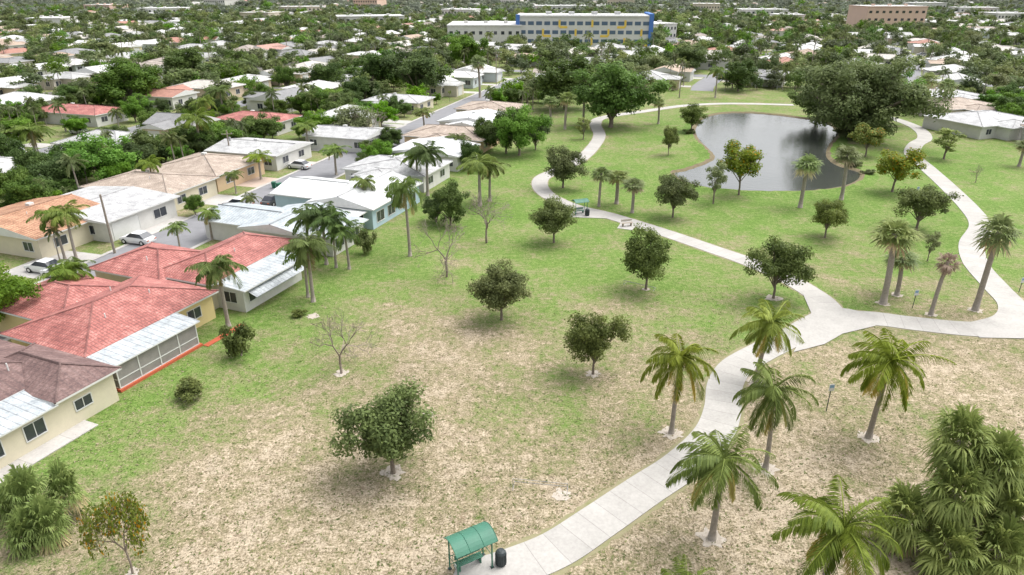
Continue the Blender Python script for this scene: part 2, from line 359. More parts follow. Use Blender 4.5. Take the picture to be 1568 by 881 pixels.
# ------------------------------------------------------------ tree meshes
def rdir(r,n):
    d=r.normal(size=(n,3)); return d/np.linalg.norm(d,axis=1,keepdims=True)
def rhomb(C,N_,ln,wd,r):
    t=np.cross(N_,rdir(r,len(C))); t/=np.linalg.norm(t,axis=1,keepdims=True)+1e-9
    s=np.cross(N_,t); s/=np.linalg.norm(s,axis=1,keepdims=True)+1e-9
    k=r.uniform(.7,1.3,(len(C),1))
    return np.stack([C-t*ln*k,C+s*wd*k,C+t*ln*k,C-s*wd*k],1)
def broad(name,seed,H,W,nl,ls,tf=.25,ncl=36,tr=.11,mats=None,cl=(.2,.34),flat=1,deadp=0,multi=1,limbs=True):
    r=np.random.default_rng(seed); b=B()
    zb=tf*H; rz=(H-zb)/2; zc=zb+rz; rx=W/2
    d=rdir(r,ncl); rr=r.uniform(.3,.95,ncl)[:,None]
    ang=np.arctan2(d[:,1],d[:,0])
    lob=1+.16*np.sin(ang*3+seed)[:,None]+.12*np.sin(ang*2+seed*2.3)[:,None]
    cs=d*rr*np.array([[rx,rx,rz]])*np.where(np.arange(3)<2,lob,1); cs[:,2]=zc+cs[:,2]*.92
    cr=r.uniform(cl[0],cl[1],ncl)*rx
    wt=cr**2; ci=r.choice(ncl,nl,p=wt/wt.sum())
    dd=rdir(r,nl); dist=cr[ci]*r.uniform(0,1,nl)**.42*np.where(r.uniform(0,1,nl)<.1,1.35,1)
    Pn=cs[ci]+dd*dist[:,None]*np.array([[1,1,.72*flat]])
    nr=dd*.55+r.normal(size=(nl,3))*.45+np.array([[0,0,.65]]); nr/=np.linalg.norm(nr,axis=1,keepdims=True)
    ct=r.uniform(0,1,ncl); T=np.clip(ct[ci]*.5+r.uniform(0,.5,nl)*.85,0,.88)
    if deadp: T=np.where(r.uniform(0,1,nl)<deadp,1.0,T)
    keep=Pn[:,2]>zb*.85; b.quads(rhomb(Pn,nr,ls,ls*.55,r)[keep],1,T[keep])
    H_,W_=ext(b,99.85,99.95); 
    for mm in range(multi):
        ox=(r.uniform(-.3,.3)*rx*.3 if multi>1 else 0); oy=(r.uniform(-.3,.3)*rx*.3 if multi>1 else 0)
        top=(ox*1.5+r.uniform(-.1,.1),oy*1.5+r.uniform(-.1,.1),zb+.15*H)
        b.tube([(ox,oy,-.1),(ox,oy,.15),(ox*1.1+r.uniform(-.05,.05)*H*.3,oy,zb*.6),top],[tr*1.7,tr*1.15,tr,tr*.8],7 if limbs else 4,0)
        if limbs:
            for i in range(0,ncl,2):
                c=cs[i]; mid=(top[0]*.5+c[0]*.5+r.uniform(-.1,.1),top[1]*.5+c[1]*.5,top[2]*.55+c[2]*.45)
                b.tube([(top[0],top[1],zb*.8+r.uniform(0,.1)*H),mid,tuple(c)],[tr*.5,tr*.3,tr*.1],4,0,cap=False)
    return b.mesh(name,mats or [barkM,oakF],(0,)),H_,W_
def feather(name,seed,H,nf,L,st,lw=.05,ll=.6,tr=.13,lean=.5,mats=None,droop=1.0,emin=-35,dead=.1,bulge=1.4):
    r=np.random.default_rng(seed); b=B()
    n=9; pts=[(lean*(i/n)**1.8,0,H*i/n-.05) for i in range(n+1)]
    b.tube(pts,[tr*(bulge if i==0 else 1-.35*i/n) for i in range(n+1)],8,0)
    top=np.array([lean,0,H]); Q=[];T=[]
    for k in range(nf):
        az=k*2.39996+r.uniform(-.35,.35); u=k/(nf-1)
        el=math.radians(78-(78-emin)*u**.8+r.uniform(-12,12)); Lf=L*r.uniform(.72,1.12)*(.75+.25*min(1,u*3))
        p=top.copy(); e=el; ds=Lf/st; ps=[p.copy()]; drs=[]; dr_=droop*r.uniform(.75,1.25); tws=r.uniform(-.25,.25)
        for i in range(st):
            a2=az+tws*i/st
            dv=np.array([math.cos(e)*math.cos(a2),math.cos(e)*math.sin(a2),math.sin(e)]); drs.append(dv)
            p=p+dv*ds; ps.append(p.copy()); e-=dr_*(1.5/st)*(.4+1.1*i/st)*(1 if e>-1.2 else .2)
        sub_=ps[::max(1,st//6)]+[ps[-1]]
        b.tube([tuple(q) for q in sub_],[.035*(1-.8*i/(len(sub_))) for i in range(len(sub_))],3,1,.85,cap=False)
        side=np.array([-math.sin(az),math.cos(az),0]); isd=(u>1-dead)
        tw=r.uniform(.2,.9); ft=r.uniform(.05,.5)
        for i in range(1,st):
            s=i/st; l=ll*(math.sin(math.pi*min(1,s*.85+.14))**.6)*r.uniform(.75,1.15)
            for sd in (-1,1):
                for sub in (0,.5):
                    if r.uniform()<.06: continue
                    base=ps[i]+drs[i]*ds*sub
                    dn=side*sd*(.75)+drs[i]*.55+np.array([0,0,-.35*droop-.25*tw+r.uniform(-.22,.18)]); dn/=np.linalg.norm(dn)
                    wv=np.cross(dn,np.array([0,0,1.])); wv/=np.linalg.norm(wv)+1e-6; wv=wv*.6+drs[i]*.6; wv=wv/np.linalg.norm(wv)
                    m_=base+dn*l*.45; tip=base+dn*l-np.array([0,0,.18*l])
                    Q.append([base,m_+wv*lw,tip,m_-wv*lw]); T.append(1.0 if isd else ft+r.uniform(0,.38))
    b.quads(np.array(Q),1,np.array(T)); H_,W_=ext(b,99.3)
    return b.mesh(name,mats or [palmbarkM,cocoF],(0,)),H_,W_
def fan(name,seed,H,nf,R,tr=.17,mats=None,emin=-55,dead=.15,seg=13,lw=.06,stems=((0,0,1),),lean=.2):
    r=np.random.default_rng(seed); b=B(); Q=[];T=[]
    for sx,sy,hs in stems:
        Hh=H*hs; n=6
        b.tube([(sx+lean*(i/n)**2,sy,Hh*i/n-.05) for i in range(n+1)],[tr*(1.3 if i==0 else 1-.12*i/n) for i in range(n+1)],8,0)
        top=np.array([sx+lean,sy,Hh])
        for k in range(nf):
            u=k/(nf-1); az=k*2.39996+r.uniform(-.2,.2); el=math.radians(85-(85-emin)*u**.85+r.uniform(-10,10))
            dv=np.array([math.cos(el)*math.cos(az),math.cos(el)*math.sin(az),math.sin(el)])
            c=top+dv*R*r.uniform(.3,.58)-np.array([0,0,.06*R]); b.tube([tuple(top),tuple(c)],[.03,.02],3,1,.6,cap=False)
            sd=np.array([-math.sin(az),math.cos(az),0]); isd=u>1-dead; base_t=r.uniform(.05,.6)
            for j in range(seg):
                a=math.radians(-115+230*j/(seg-1))
                d2=dv*math.cos(a)+sd*math.sin(a); l=R*.55*(1-.18*abs(a))*r.uniform(.82,1.15)
                d2=d2+np.array([0,0,-.12])+r.normal(size=3)*.07
                wv=np.cross(d2,np.cross(dv,sd)); wv/=np.linalg.norm(wv)+1e-6
                m_=c+d2*l*.55; tip=c+d2*l-np.array([0,0,.28*l])
                Q.append([c,m_+wv*lw,tip,m_-wv*lw]); T.append(1.0 if isd else min(.88,base_t+r.uniform(0,.3)))
    b.quads(np.array(Q),1,np.array(T)); H_,W_=ext(b,99.3)
    return b.mesh(name,mats or [palmbarkM,sabalF],(0,)),H_,W_
def bare(name,seed,H,W,mats=None,leaf=0):
    r=np.random.default_rng(seed); b=B(); tips=[]
    def rec(p,d,l,rad,lv):
        q=p+d*l; m=p+d*l*.5+r.normal(size=3)*l*.05
        b.tube([tuple(p),tuple(m),tuple(q)],[rad,rad*.85,rad*.75],5 if lv<2 else 3,0,cap=False)
        if lv>=6: tips.append(q); return
        for k in range(3 if lv<4 else 2):
            nd=d+r.normal(size=3)*(.55 if lv else .5); nd[2]+=.1; nd/=np.linalg.norm(nd)
            rec(q,nd,l*r.uniform(.66,.86),max(.010,rad*.6),lv+1)
    rec(np.array([0,0,-.05]),np.array([0,0,1.]),H*.26,H*.022,0)
    h,w=ext(b,99)
    if leaf:
        tp=np.array(tips); C_=tp[r.integers(0,len(tp),leaf)]+r.normal(size=(leaf,3))*.15
        b.quads(rhomb(C_,rdir(r,leaf),.09,.055,r),1,np.where(r.uniform(0,1,leaf)<.14,1.0,r.uniform(.2,.88,leaf)))
    return b.mesh(name,mats or [barebarkM,orangeF],()),h,w
OAK=[broad('oak_mesh_%d'%i,10+i,5,5,12000,.1,.2,56) for i in range(5)]
GRN=[broad('green_tree_mesh_%d'%i,30+i,6,5.5,8000,.15,.2,36,mats=[barkM,greenF]) for i in range(2)]
POI=[broad('poinciana_mesh',39,6,6,7000,.14,.25,34,mats=[barkM,orangeF],deadp=.05)]
BIG=[broad('big_tree_mesh_%d'%i,50+i,12,14,16000,.26,.1,60,.35,[barkM,greenF],(.17,.28)) for i in range(2)]
BDK=[broad('big_dark_tree_mesh_%d'%i,60+i,10,12,13000,.25,.08,50,.3,[barkM,darkF],(.18,.3)) for i in range(3)]
BAN=[broad('banyan_mesh',70,14,22,34000,.25,.08,100,.6,[barkM,banyF],(.13,.22),multi=3)]
PAL=[broad('pale_tree_mesh',75,7,7,5000,.17,.2,36,mats=[barkM,paleF])]
SHR=[broad('shrub_mesh_%d'%i,80+i,1.6,2.2,2500,.09,.03,22,.04,[barkM,oakF],(.25,.4)) for i in range(2)]
LIM=[broad('thin_tree_mesh',85,6,3.4,2600,.12,.2,26,mats=[barkM,paleF])]
COC=[feather('coconut_mesh_%d'%i,100+i,4.6,25,2.6,26,.034,.62,.15,.35*(i-1),droop=1.1,emin=-50) for i in range(3)]
QUE=[feather('queen_mesh_%d'%i,110+i,6,22,2.4,16,.045,.7,.14,.15,[palmbarkM,queF],1.4,-45) for i in range(2)]
QUD=[feather('queen_dark_mesh',115,6,24,2.6,14,.06,.7,.14,.2,[palmbarkM,darkF],1.2,-40)]
SAB=[fan('sabal_mesh_%d'%i,120+i,5.5,36,1.55,lean=.3*(i-1)) for i in range(3)]
DEA=[fan('dead_sabal_mesh',125,5,22,1.2,emin=-80,mats=[palmbarkM,deadF])]
CLU=[fan('fan_clump_mesh',127,3.6,52,1.55,.16,emin=-65,dead=.06,lw=.045,seg=20,stems=((-.5,.9,1),(.8,.1,.85),(-1.1,-.3,.66),(1.3,-1.0,.5),(-2.6,.3,.34),(-1.6,-1.5,.25),(.2,-1.9,.3),(2.2,.9,.5)))]
CLU2=[fan('low_fan_clump_mesh',128,.9,38,1.3,.12,emin=-20,dead=.1,lw=.04,seg=20,stems=((0,0,1.2),(1.5,-.9,.6),(-1.5,.6,.6),(.4,-1.4,.35),(1.2,1.2,.9)))]
BAR=[bare('bare_tree_mesh_%d'%i,140+i,5,5) for i in range(2)]; BAO=[bare('sparse_orange_mesh',149,4,3,leaf=2200)]
TRIP=[feather('far_palm_mesh_%d'%i,150+i,7,14,2.4,7,.13,.8,.16,.3,[palmbarkM,farF],1.15,-40) for i in range(2)]
FAR=[broad('far_tree_mesh_%d'%i,160+i,8,9,1000,.4,.08,22,.2,[barkM,[farF,farF2,greenF,darkF,paleF,farF][i]],(.24,.38),limbs=False) for i in range(6)]
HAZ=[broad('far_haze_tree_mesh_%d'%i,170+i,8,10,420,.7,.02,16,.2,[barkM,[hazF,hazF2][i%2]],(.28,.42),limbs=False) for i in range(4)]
cnt=[0]
def sand(u,v,rad):
    x,y=G(u,v); b=B(); k=22
    b.face([(x+math.cos(2*math.pi*i/k)*rad*random.uniform(.5,1.1),y+math.sin(2*math.pi*i/k)*rad*random.uniform(.5,1.1),.016+.001*(cnt[0]%3)) for i in range(k)])
    b.obj('sandy_soil_patch',[sandM]); cnt[0]+=1
def T(name,kind,u,vb,vt,w,sp=0,rot=None):
    me,H,W=kind[cnt[0]%len(kind)]; cnt[0]+=1
    x,y=G(u,vb); z=zat(u,vb,vt); wd=w*(depth(u,vb)-z*.25)/F
    if sp: sand(u,vb,sp)
    return inst(name,me,(x,y,0),random.uniform(0,6.28) if rot is None else rot,(wd/W,wd/W,z/H))
for u,vb,vt,w,s in [(602,724,598,140,.9),(908,573,478,88,.7),(768,490,405,92,0),(989,443,348,74,.5),(1184,457,365,92,1.0),(848,372,303,70,0),(862,288,222,62,0),(1030,333,270,66,0),(1263,364,305,64,0),(1403,352,285,77,0)]: T('oak_tree',OAK,u,vb,vt,w,s)
for u,vb,vt,w in [(1366,294,225,68),(1131,299,215,62),(1325,240,190,48),(1023,238,192,30)]: T('poinciana_tree',POI if u!=1023 else OAK,u,vb,vt,w)
T('slender_tree',LIM,1092,312,248,36); T('oak_tree',OAK,1058,202,158,44); T('slender_tree',LIM,893,214,180,24)
T('slender_tree',LIM,1445,244,196,44); T('slender_tree',LIM,1420,400,355,24)
T('shrub',SHR,370,545,494,56); T('shrub',SHR,290,608,584,48,.9); T('shrub',SHR,457,485,474,22); T('shrub',SHR,560,388,350,36)
for u,v,h_,w in [(1292,250,14,26),(1308,258,12,24),(1288,206,14,30),(1300,215,16,34),(1330,268,9,20),(1056,206,9,18),(1292,234,12,22)]: T('shrub',SHR,u,v,v-h_,w)
T('sparse_tree',BAO,203,878,758,80,.5)
T('bare_tree',BAR,523,572,478,90,.7); T('bare_tree',BAR,684,424,335,82); T('bare_tree',BAR,745,372,296,75); T('bare_tree',BAR,570,216,165,60); T('bare_tree',BAR,1493,280,252,22)
for u,vb,vt,w in [(1028,663,516,100),(1157,585,465,98),(1172,718,560,112),(1090,825,670,145),(1330,670,510,122),(1245,945,768,178),(1040,985,880,110)]: T('coconut_palm',COC,u,vb,vt,w,.95)
for u,vb,vt,w in [(1352,465,340,66),(1373,452,388,50),(1493,475,328,60),(1288,306,225,40),(1225,318,237,42),(917,316,255,32),(944,312,260,40),(968,326,273,36),(865,198,140,28),(843,192,148,26),(893,190,135,26),(1410,178,112,34),(1395,170,120,28),(1440,176,120,30),(735,150,85,26),(1008,190,150,22),(1560,255,215,30)]: T('sabal_palm',SAB,u,vb,vt,w,.8 if vb>440 else 0)
T('dead_sabal_palm',DEA,1425,482,386,34,.7)
T('fan_palm_clump',CLU,1456,835,656,200,0,rot=0.1); T('low_fan_palm',CLU2,55,812,722,118); T('low_fan_palm',CLU2,22,775,745,60)
for u,vb,vt,w in [(350,500,388,80),(480,462,362,70),(472,455,372,60),(628,392,272,58),(113,475,402,70),(125,465,398,55),(118,400,312,60),(100,398,318,50),(277,387,338,36),(325,367,318,38),(388,337,296,28),(362,297,262,28),(310,245,168,58),(515,268,222,44),(735,315,238,66),(750,308,245,56),(472,230,185,40),(345,185,130,40),(320,205,145,34),(60,255,190,60),(400,275,232,45),(650,200,165,36),(1095,150,100,30),(560,330,270,40),(238,300,240,40)]: T('queen_palm',QUE,u,vb,vt,w)
for u,vb,vt,w in [(500,405,312,74),(475,400,318,64),(535,412,338,62),(515,410,320,60),(655,300,218,66),(640,290,225,56),(700,240,205,44)]: T('queen_palm',QUD,u,vb,vt,w)
for u,vb,vt,w in [(10,505,405,126),(935,195,92,122),(165,285,205,110),(715,110,55,60),(795,238,160,78)]: T('broadleaf_tree',BIG if vb-vt>70 else GRN,u,vb,vt,w)
for u,vb,vt,w in [(865,168,84,108),(640,150,74,100),(585,140,78,80),(205,165,90,98),(95,300,238,80),(30,320,255,70),(690,345,278,60),(668,340,300,46),(500,142,96,70),(290,125,72,70),(775,235,165,60),(820,230,178,40),(15,270,200,60),(215,270,215,60),(300,330,298,32),(600,225,195,40),(570,240,215,40),(1060,110,70,60),(1130,140,90,60),(560,160,118,50),(440,140,100,40),(120,270,215,70),(60,290,225,60),(255,250,205,50),(745,230,180,50),(720,260,215,40),(520,175,140,50),(300,190,150,50)]: T('dark_broadleaf_tree',BDK,u,vb,vt,w)
T('banyan_tree',BAN,1310,212,84,180); T('broadleaf_tree',BIG,1355,190,105,80); T('broadleaf_tree',BIG,1250,185,122,70)
T('pale_tree',PAL,545,215,160,70); T('broadleaf_tree',GRN,600,330,290,34); T('broadleaf_tree',GRN,1330,205,140,60)
# ------------------------------------------------------------ houses
class House:
    def __init__(s): s.w=B(); s.r=B(); s.o=B()
    def walls(s,x0,x1,y0,y1,h,m=0,z0=-.05): s.w.box(x0,x1,y0,y1,z0,h,m,False)
    def roof(s,x0,x1,y0,y1,h,rise,axis='y',hip=True,ov=.5,m=0,gm=1,caps=True):
        X0,X1,Y0,Y1=x0-ov,x1+ov,y0-ov,y1+ov
        sw=axis=='x'
        if sw: X0,X1,Y0,Y1=Y0,Y1,X0,X1
        f=(lambda p:(p[1],p[0],p[2])) if sw else (lambda p:p)
        xm=(X0+X1)/2; ins=min((X1-X0)/2,(Y1-Y0)/2-.3) if hip else 0
        e=h+.06; t=h+rise; sl=math.hypot((X1-X0)/2,rise)
        A,Bq,Cq,Dq=(X0,Y0,e),(X1,Y0,e),(X1,Y1,e),(X0,Y1,e); R0,R1=(xm,Y0+ins,t),(xm,Y1-ins,t)
        s.r.face([f(p) for p in (Bq,Cq,R1,R0)],m,[(Y0,0),(Y1,0),(Y1-ins,sl),(Y0+ins,sl)])
        s.r.face([f(p) for p in (Dq,A,R0,R1)],m,[(Y1,0),(Y0,0),(Y0+ins,sl),(Y1-ins,sl)])
        mm=m if hip else gm
        s.r.face([f(p) for p in (A,Bq,R0)],mm,[(X0,0),(X1,0),(xm,sl)])
        s.r.face([f(p) for p in (Cq,Dq,R1)],mm,[(X1,0),(X0,0),(xm,sl)])
        lo=h-.1
        for p,q in ((A,Bq),(Bq,Cq),(Cq,Dq),(Dq,A)):
            s.r.face([f((p[0],p[1],lo)),f((q[0],q[1],lo)),f(q),f(p)],gm)
        s.r.face([f((p[0],p[1],lo)) for p in (A,Dq,Cq,Bq)],gm)
        if caps:
            s.r.tube([f(R0),f(R1)],[.11,.11],5,m)
            if hip:
                for p,q in ((A,R0),(Bq,R0),(Cq,R1),(Dq,R1)): s.r.tube([f(p),f(q)],[.09,.09],5,m)
    def body(s,x0,x1,y0,y1,h,rise,axis='y',hip=True,ov=.5,wm=0,m=0,gm=1):
        s.walls(x0,x1,y0,y1,h,wm); s.roof(x0,x1,y0,y1,h,rise,axis,hip,ov,m,gm)
    def slab(s,x0,x1,y0,y1,zi,zo,m=2,th=.12):
        s.r.face([(x0,y0,zi),(x1,y0,zo),(x1,y1,zo),(x0,y1,zi)],m,[(y0,0),(y0,x1-x0),(y1,x1-x0),(y1,0)])
        s.r.face([(x0,y1,zi-th),(x1,y1,zo-th),(x1,y0,zo-th),(x0,y0,zi-th)],1)
        s.r.face([(x1,y0,zo-th),(x1,y1,zo-th),(x1,y1,zo),(x1,y0,zo)],1); s.r.face([(x0,y0,zi-th),(x1,y0,zo-th),(x1,y0,zo),(x0,y0,zi)],1)
        s.r.face([(x1,y1,zo-th),(x0,y1,zi-th),(x0,y1,zi),(x1,y1,zo)],1)
    def win(s,side,c,a,z,w,h,door=False,m=0):
        def bx(a0,a1,z0,z1,d0,d1,mt):
            if side=='E': s.o.box(c+d0,c+d1,a0,a1,z0,z1,mt)
            elif side=='W': s.o.box(c-d1,c-d0,a0,a1,z0,z1,mt)
            elif side=='S': s.o.box(a0,a1,c-d1,c-d0,z0,z1,mt)
            else: s.o.box(a0,a1,c+d0,c+d1,z0,z1,mt)
        fr=.07
        bx(a-w/2,a+w/2,z,z+h,.003,.02,m)
        if door: 
            bx(a-w/2-fr,a-w/2,z,z+h+fr,.003,.06,1); bx(a+w/2,a+w/2+fr,z,z+h+fr,.003,.06,1); bx(a-w/2,a+w/2,z+h,z+h+fr,.003,.055,1); return
        bx(a-w/2-fr,a-w/2,z-fr,z+h+fr,.003,.06,1); bx(a+w/2,a+w/2+fr,z-fr,z+h+fr,.003,.06,1)
        bx(a-w/2,a+w/2,z+h,z+h+fr,.003,.055,1); bx(a-w/2,a+w/2,z-fr,z,.003,.075,1)
        bx(a-.025,a+.025,z,z+h,.02,.045,1)
    def vent(s,x,y,z,kind=0):
        if kind==0: s.r.tube([(x,y,z-.3),(x,y,z+.35)],[.06,.06],6,1)
        else: s.r.box(x-.35,x+.35,y-.35,y+.35,z-.2,z+.35,1)
    def done(s,name,org,ang,wm,rm,om=None):
        e=empty(name,(org[0],org[1],0),-math.radians(ang))
        s.w.obj('walls',wm,e)
        if s.r.f: s.r.obj('roof',rm,e)
        if s.o.f: s.o.obj('windows_and_doors',om or [glassM,frameM,screenM],e)
        MAN.append((org,ang,e)); return e
MAN=[]
def adir(a): a=math.radians(a); return (math.sin(a),math.cos(a)),(math.cos(a),-math.sin(a))
h=House(); a_,p_=adir(23); fx,fy=G(183,613); org=(fx-a_[0]*14,fy-a_[1]*14)
h.body(-13,-3.6,0,13.2,2.9,1.5,'y'); h.body(-9,0,9.6,14,2.75,1.25,'x')
h.walls(-3.6,0,-1,9.6,2.5); h.slab(-4.2,.5,-1.4,9.3,3.0,2.62); h.vent(-6,7,4.1); h.vent(-5.5,10,3.9); h.vent(-2,5,3.0)
h.win('E',0,1.2,.9,1.5,1.15); h.win('E',0,4.6,.9,1.5,1.15); h.win('E',0,7.6,.9,1.4,1.15); h.win('E',0,11.3,1.1,1.3,.8)
h.w.box(0,1.5,-2,11,-.05,.07,2)
h.done('brown_roof_house',org,23,[creamW,creamW,driveM],[brnT,frameM,panT])
h=House(); org=G(145,588)
h.body(-9.5,0,0,13.2,2.75,1.75,'y'); h.body(-17,-7,3,11,2.7,1.4,'x')
h.slab(-.2,3.3,-.3,8.5,2.85,2.5); h.vent(-2.5,4,3.8); h.vent(-3,9,3.9); h.vent(-6.8,8,3.9)
h.w.box(0,3.2,-.1,8.4,-.05,.22,2)
for i in range(5):
    y=.05+i*2.02; h.o.box(2.92,3.0,y,y+.09,.22,2.42,1)
for z in (.22,.95,2.34): h.o.box(2.925,2.99,.14,8.13,z,z+.08,1)
h.o.box(2.94,2.96,.14,8.13,.3,2.34,2)
for x in (.02,1.5): h.o.box(x,x+.08,.05,.13,.22,2.5,1)
for z in (.22,.95,2.34): h.o.box(.1,2.92,.055,.125,z,z+.08,1)
h.o.box(.1,2.92,.08,.1,.3,2.34,2)
h.o.box(.1,2.92,8.14,8.2,.22,2.4,2)
h.win('S',0,-1.0,1.0,1.0,.9); h.win('S',0,-3.2,.1,.95,2.05,True,1); h.win('S',0,-6.4,1.0,1.3,1.0); h.win('E',0,10.8,1,1.5,1)
h.w.box(3.2,3.8,8.4,13,-.05,.06,2)
h.done('yellow_house',org,23,[yellowW,yellowW,redslabM],[redT,frameM,panT])
h=House(); a_,p_=adir(21); gx,gy=G(372,483); org=(gx-3.5*p_[0],gy-3.5*p_[1])
h.body(-7,0,0,13,2.9,1.5,'y',True); h.body(-14.5,-5.5,-1,6.5,2.8,1.5,'x',True)
h.walls(0,3.4,.6,9.6,2.45,3); h.slab(-.3,4.0,0.2,10.2,2.95,2.55); h.vent(-2,6,3.9); h.vent(-9,1,3.8)
h.r.face([(3.35,1,2.3),(4.7,1,1.75),(4.7,9,1.75),(3.35,9,2.3)],2,[(1,0),(1,1.4),(9,1.4),(9,0)])
h.r.face([(3.35,1,2.27),(3.35,9,2.27),(4.7,9,1.72),(4.7,1,1.72)],1)
for y in (2.2,4.8,7.6): h.win('E',3.4,y,.9,1.8,1.1)
h.win('S',.6,1.7,.9,1.6,1.1); h.win('S',0,-2.5,.9,1.5,1.0); h.win('S',-1,-9,.9,1.6,1.1)
h.done('red_roof_house',org,21,[creamW,creamW,driveM,whiteW],[redT,frameM,panT])
h=House(); org=(-24.6,76.5)
h.body(-9,0,0,9,2.7,1.0,'y',False,gm=1); h.body(-16,-7,1,8,2.6,.9,'x',False); h.walls(0,3,1,8,2.4); h.slab(-.3,3.6,.6,8.5,2.8,2.5)
for y in (2.5,6): h.win('E',3,y,.8,1.8,1.2)
h.win('S',0,-3,.9,1.5,1.1); h.vent(-3,4,3.4,1)
h.done('grey_roof_house',org,20,[whiteW],[blgT,frameM,blgT])
h=House(); org=G(572,352)
h.body(-9.5,0,0,13.5,2.9,1.3,'y',False,gm=1); h.body(-17,-8,2,11,2.8,1.2,'x',False,gm=1); h.slab(-9,-.5,-3.2,-.3,2.7,2.6,2)
for y in (2,5,8.2,11.2): h.win('E',0,y,.7,1.9,1.4)
h.win('S',0,-2.2,.8,1.6,1.3); h.win('S',0,-5.6,.8,1.6,1.3); h.vent(-3,6,3.9); h.vent(-6,9,3.9,1)
h.done('pale_blue_house',org,20,[blueW],[whtT,frameM,whtT])
def simple(name,org,ang,W,L,wm,rm,rise=1.2,hip=True,axis='y',wing=True,h0=2.7):
    h=House(); h.body(-W,0,0,L,h0,rise,axis,hip)
    if wing: h.body(-W*.75,-W*.3,-3,2,h0-.12,rise*.7,'y',hip)
    for y in (L*.25,L*.7): h.win('E',0,y,.9,1.7,1.1)
    for x in (-W*.12,-W*.87): h.win('S',0,x,.9,1.5,1.1)
    if wing: h.win('S',-3,-W*.52,.05,2.8,2.1,True,1)
    h.vent(-W*.4,L*.35,h0+rise*.75); h.vent(-W*.6,L*.6,h0+rise*.8,1)
    return h.done(name,org,ang,[wm],[rm,frameM,rm])
simple('white_roof_house',(-13.8,104),19,14,10,whiteW,gryT,1.1,True)
simple('white_roof_house',(-9.5,117),18,13,10,whiteW,whtT,1.1,False)
simple('tan_roof_house',(-6,130),18,16,11,peachW,tanT,1.4,True,'x')
simple('white_roof_house',(-2.5,146),18,14,11,whiteW,whtT,1.2,False)
simple('tan_roof_house',(0,162),18,14,11,tanW,tanT,1.3,True)
simple('orange_roof_house',G(66,398),19,15,11,creamW,orgT,1.5,False,'y',False)
h=House(); org=G(170,372)
h.body(-15,0,0,11.5,2.8,.7,'y',False,.6,gm=1)
h.win('E',0,2.8,.05,4.2,2.15,True,1); h.win('E',0,8.6,.8,2.2,1.2); h.win('S',0,-3,.9,1.6,1.1)
h.done('white_garage_house',org,18,[whiteW],[gryT,frameM,gryT])
simple('tan_roof_house',G(262,327),17,15,10,creamW,tanT,1.4,True,'x',False)
simple('tan_roof_house',G(335,295),17,13,12,peachW,tanT,1.5,True,'y',False)
simple('grey_roof_house',G(425,262),17,14,11,whiteW,gryT,1.0,False,'x',False)
simple('red_roof_house',G(425,208),17,16,9,whiteW,redT,1.3,True,'x',False)
simple('grey_roof_house',G(640,175),17,15,10,creamW,gryT,1.2,True,'x')
simple('white_roof_house',G(560,235),17,13,11,whiteW,gryT,1.0,False,'x',False)
simple('red_roof_house',G(150,195),17,20,9,whiteW,redT,1.3,True,'x',False)
simple('grey_roof_house',G(1590,205),-20,18,14,whiteW,gryT,1.6,True,'x')
simple('tan_roof_house',G(1530,180),-18,16,13,creamW,tanT,1.5,True,'x')
simple('white_roof_house',G(1500,162),-18,14,12,whiteW,gryT,1.4,True,'x')
# ------------------------------------------------------------ lattice of streets
ANG=16.3; S0=np.array([-50,59.5]); ad=np.array(adir(ANG)[0]); pd=np.array(adir(ANG)[1])
def SQ(s,q):
    if s>190:
        k=s-190; rmp=min(1,k/150)
        q2=q+rmp*(38*math.sin(k/150+q/330)+14*math.sin(k/61+q/90)); s2=s+rmp*(30*math.sin(q/170)+12*math.sin(q/47))
        return S0+ad*s2+pd*q2
    return S0+ad*s+pd*q
park=[G(*p) for p in [(-60,800),(183,612),(310,538),(470,425),(620,340),(720,262),(780,215),(800,185),(850,160),(900,150),(1000,142),(1230,140),(1380,142),(1440,160),(1490,185),(1568,225),(1900,330)]]+[(160,20),(-60,20)]
def vis(x,y,mg=90):
    if y<15: return False
    d=y*CP+CH*SP; u=784+F*x/d; return -mg*1.5<u<1568+mg*1.5
strip('street',[tuple(SQ(-50,0)),tuple(SQ(190,0))],8.2,.012,asph,False)
for sgn in (-1,1): strip('street_gutter',[tuple(SQ(-50,sgn*4.4)),tuple(SQ(190,sgn*4.4))],.55,.05,driveM,False,.05)
b=B(); stp=[]
for k in range(-12,13):
    q=k*60
    s=-60 if k else 190
    while s<640:
        m=SQ(s+5,q)
        if not inpoly(m[0],m[1],park) and vis(*m,200) and m[1]<560:
            z=.012+(k%2)*.004
            P4=[SQ(s,q-3.4),SQ(s,q+3.4),SQ(s+10,q+3.4),SQ(s+10,q-3.4)]; b.face([(p[0],p[1],z) for p in P4]); stp.append(m)
        s+=10
for s in (215,400):
    for q in range(-600,700,20):
        m=SQ(s,q+10)
        if not inpoly(m[0],m[1],park) and vis(*m,200):
            P4=[SQ(s-3.4,q),SQ(s+3.4,q),SQ(s+3.4,q+20),SQ(s-3.4,q+20)]; b.face([(p[0],p[1],.022) for p in P4])
            stp.append(m)
b.obj('neighbourhood_streets',[asph])
for t in range(0,200,8): stp.append(SQ(t-10,0))
STP=np.array(stp)
r0,r1=np.array(G(-120,182)),np.array(G(470,103))
strip('canal_road',[tuple(r0),tuple(r1)],7,.03,asph,False)
dv=(r1-r0)/np.linalg.norm(r1-r0); nv=np.array([dv[1],-dv[0]])
b=B()
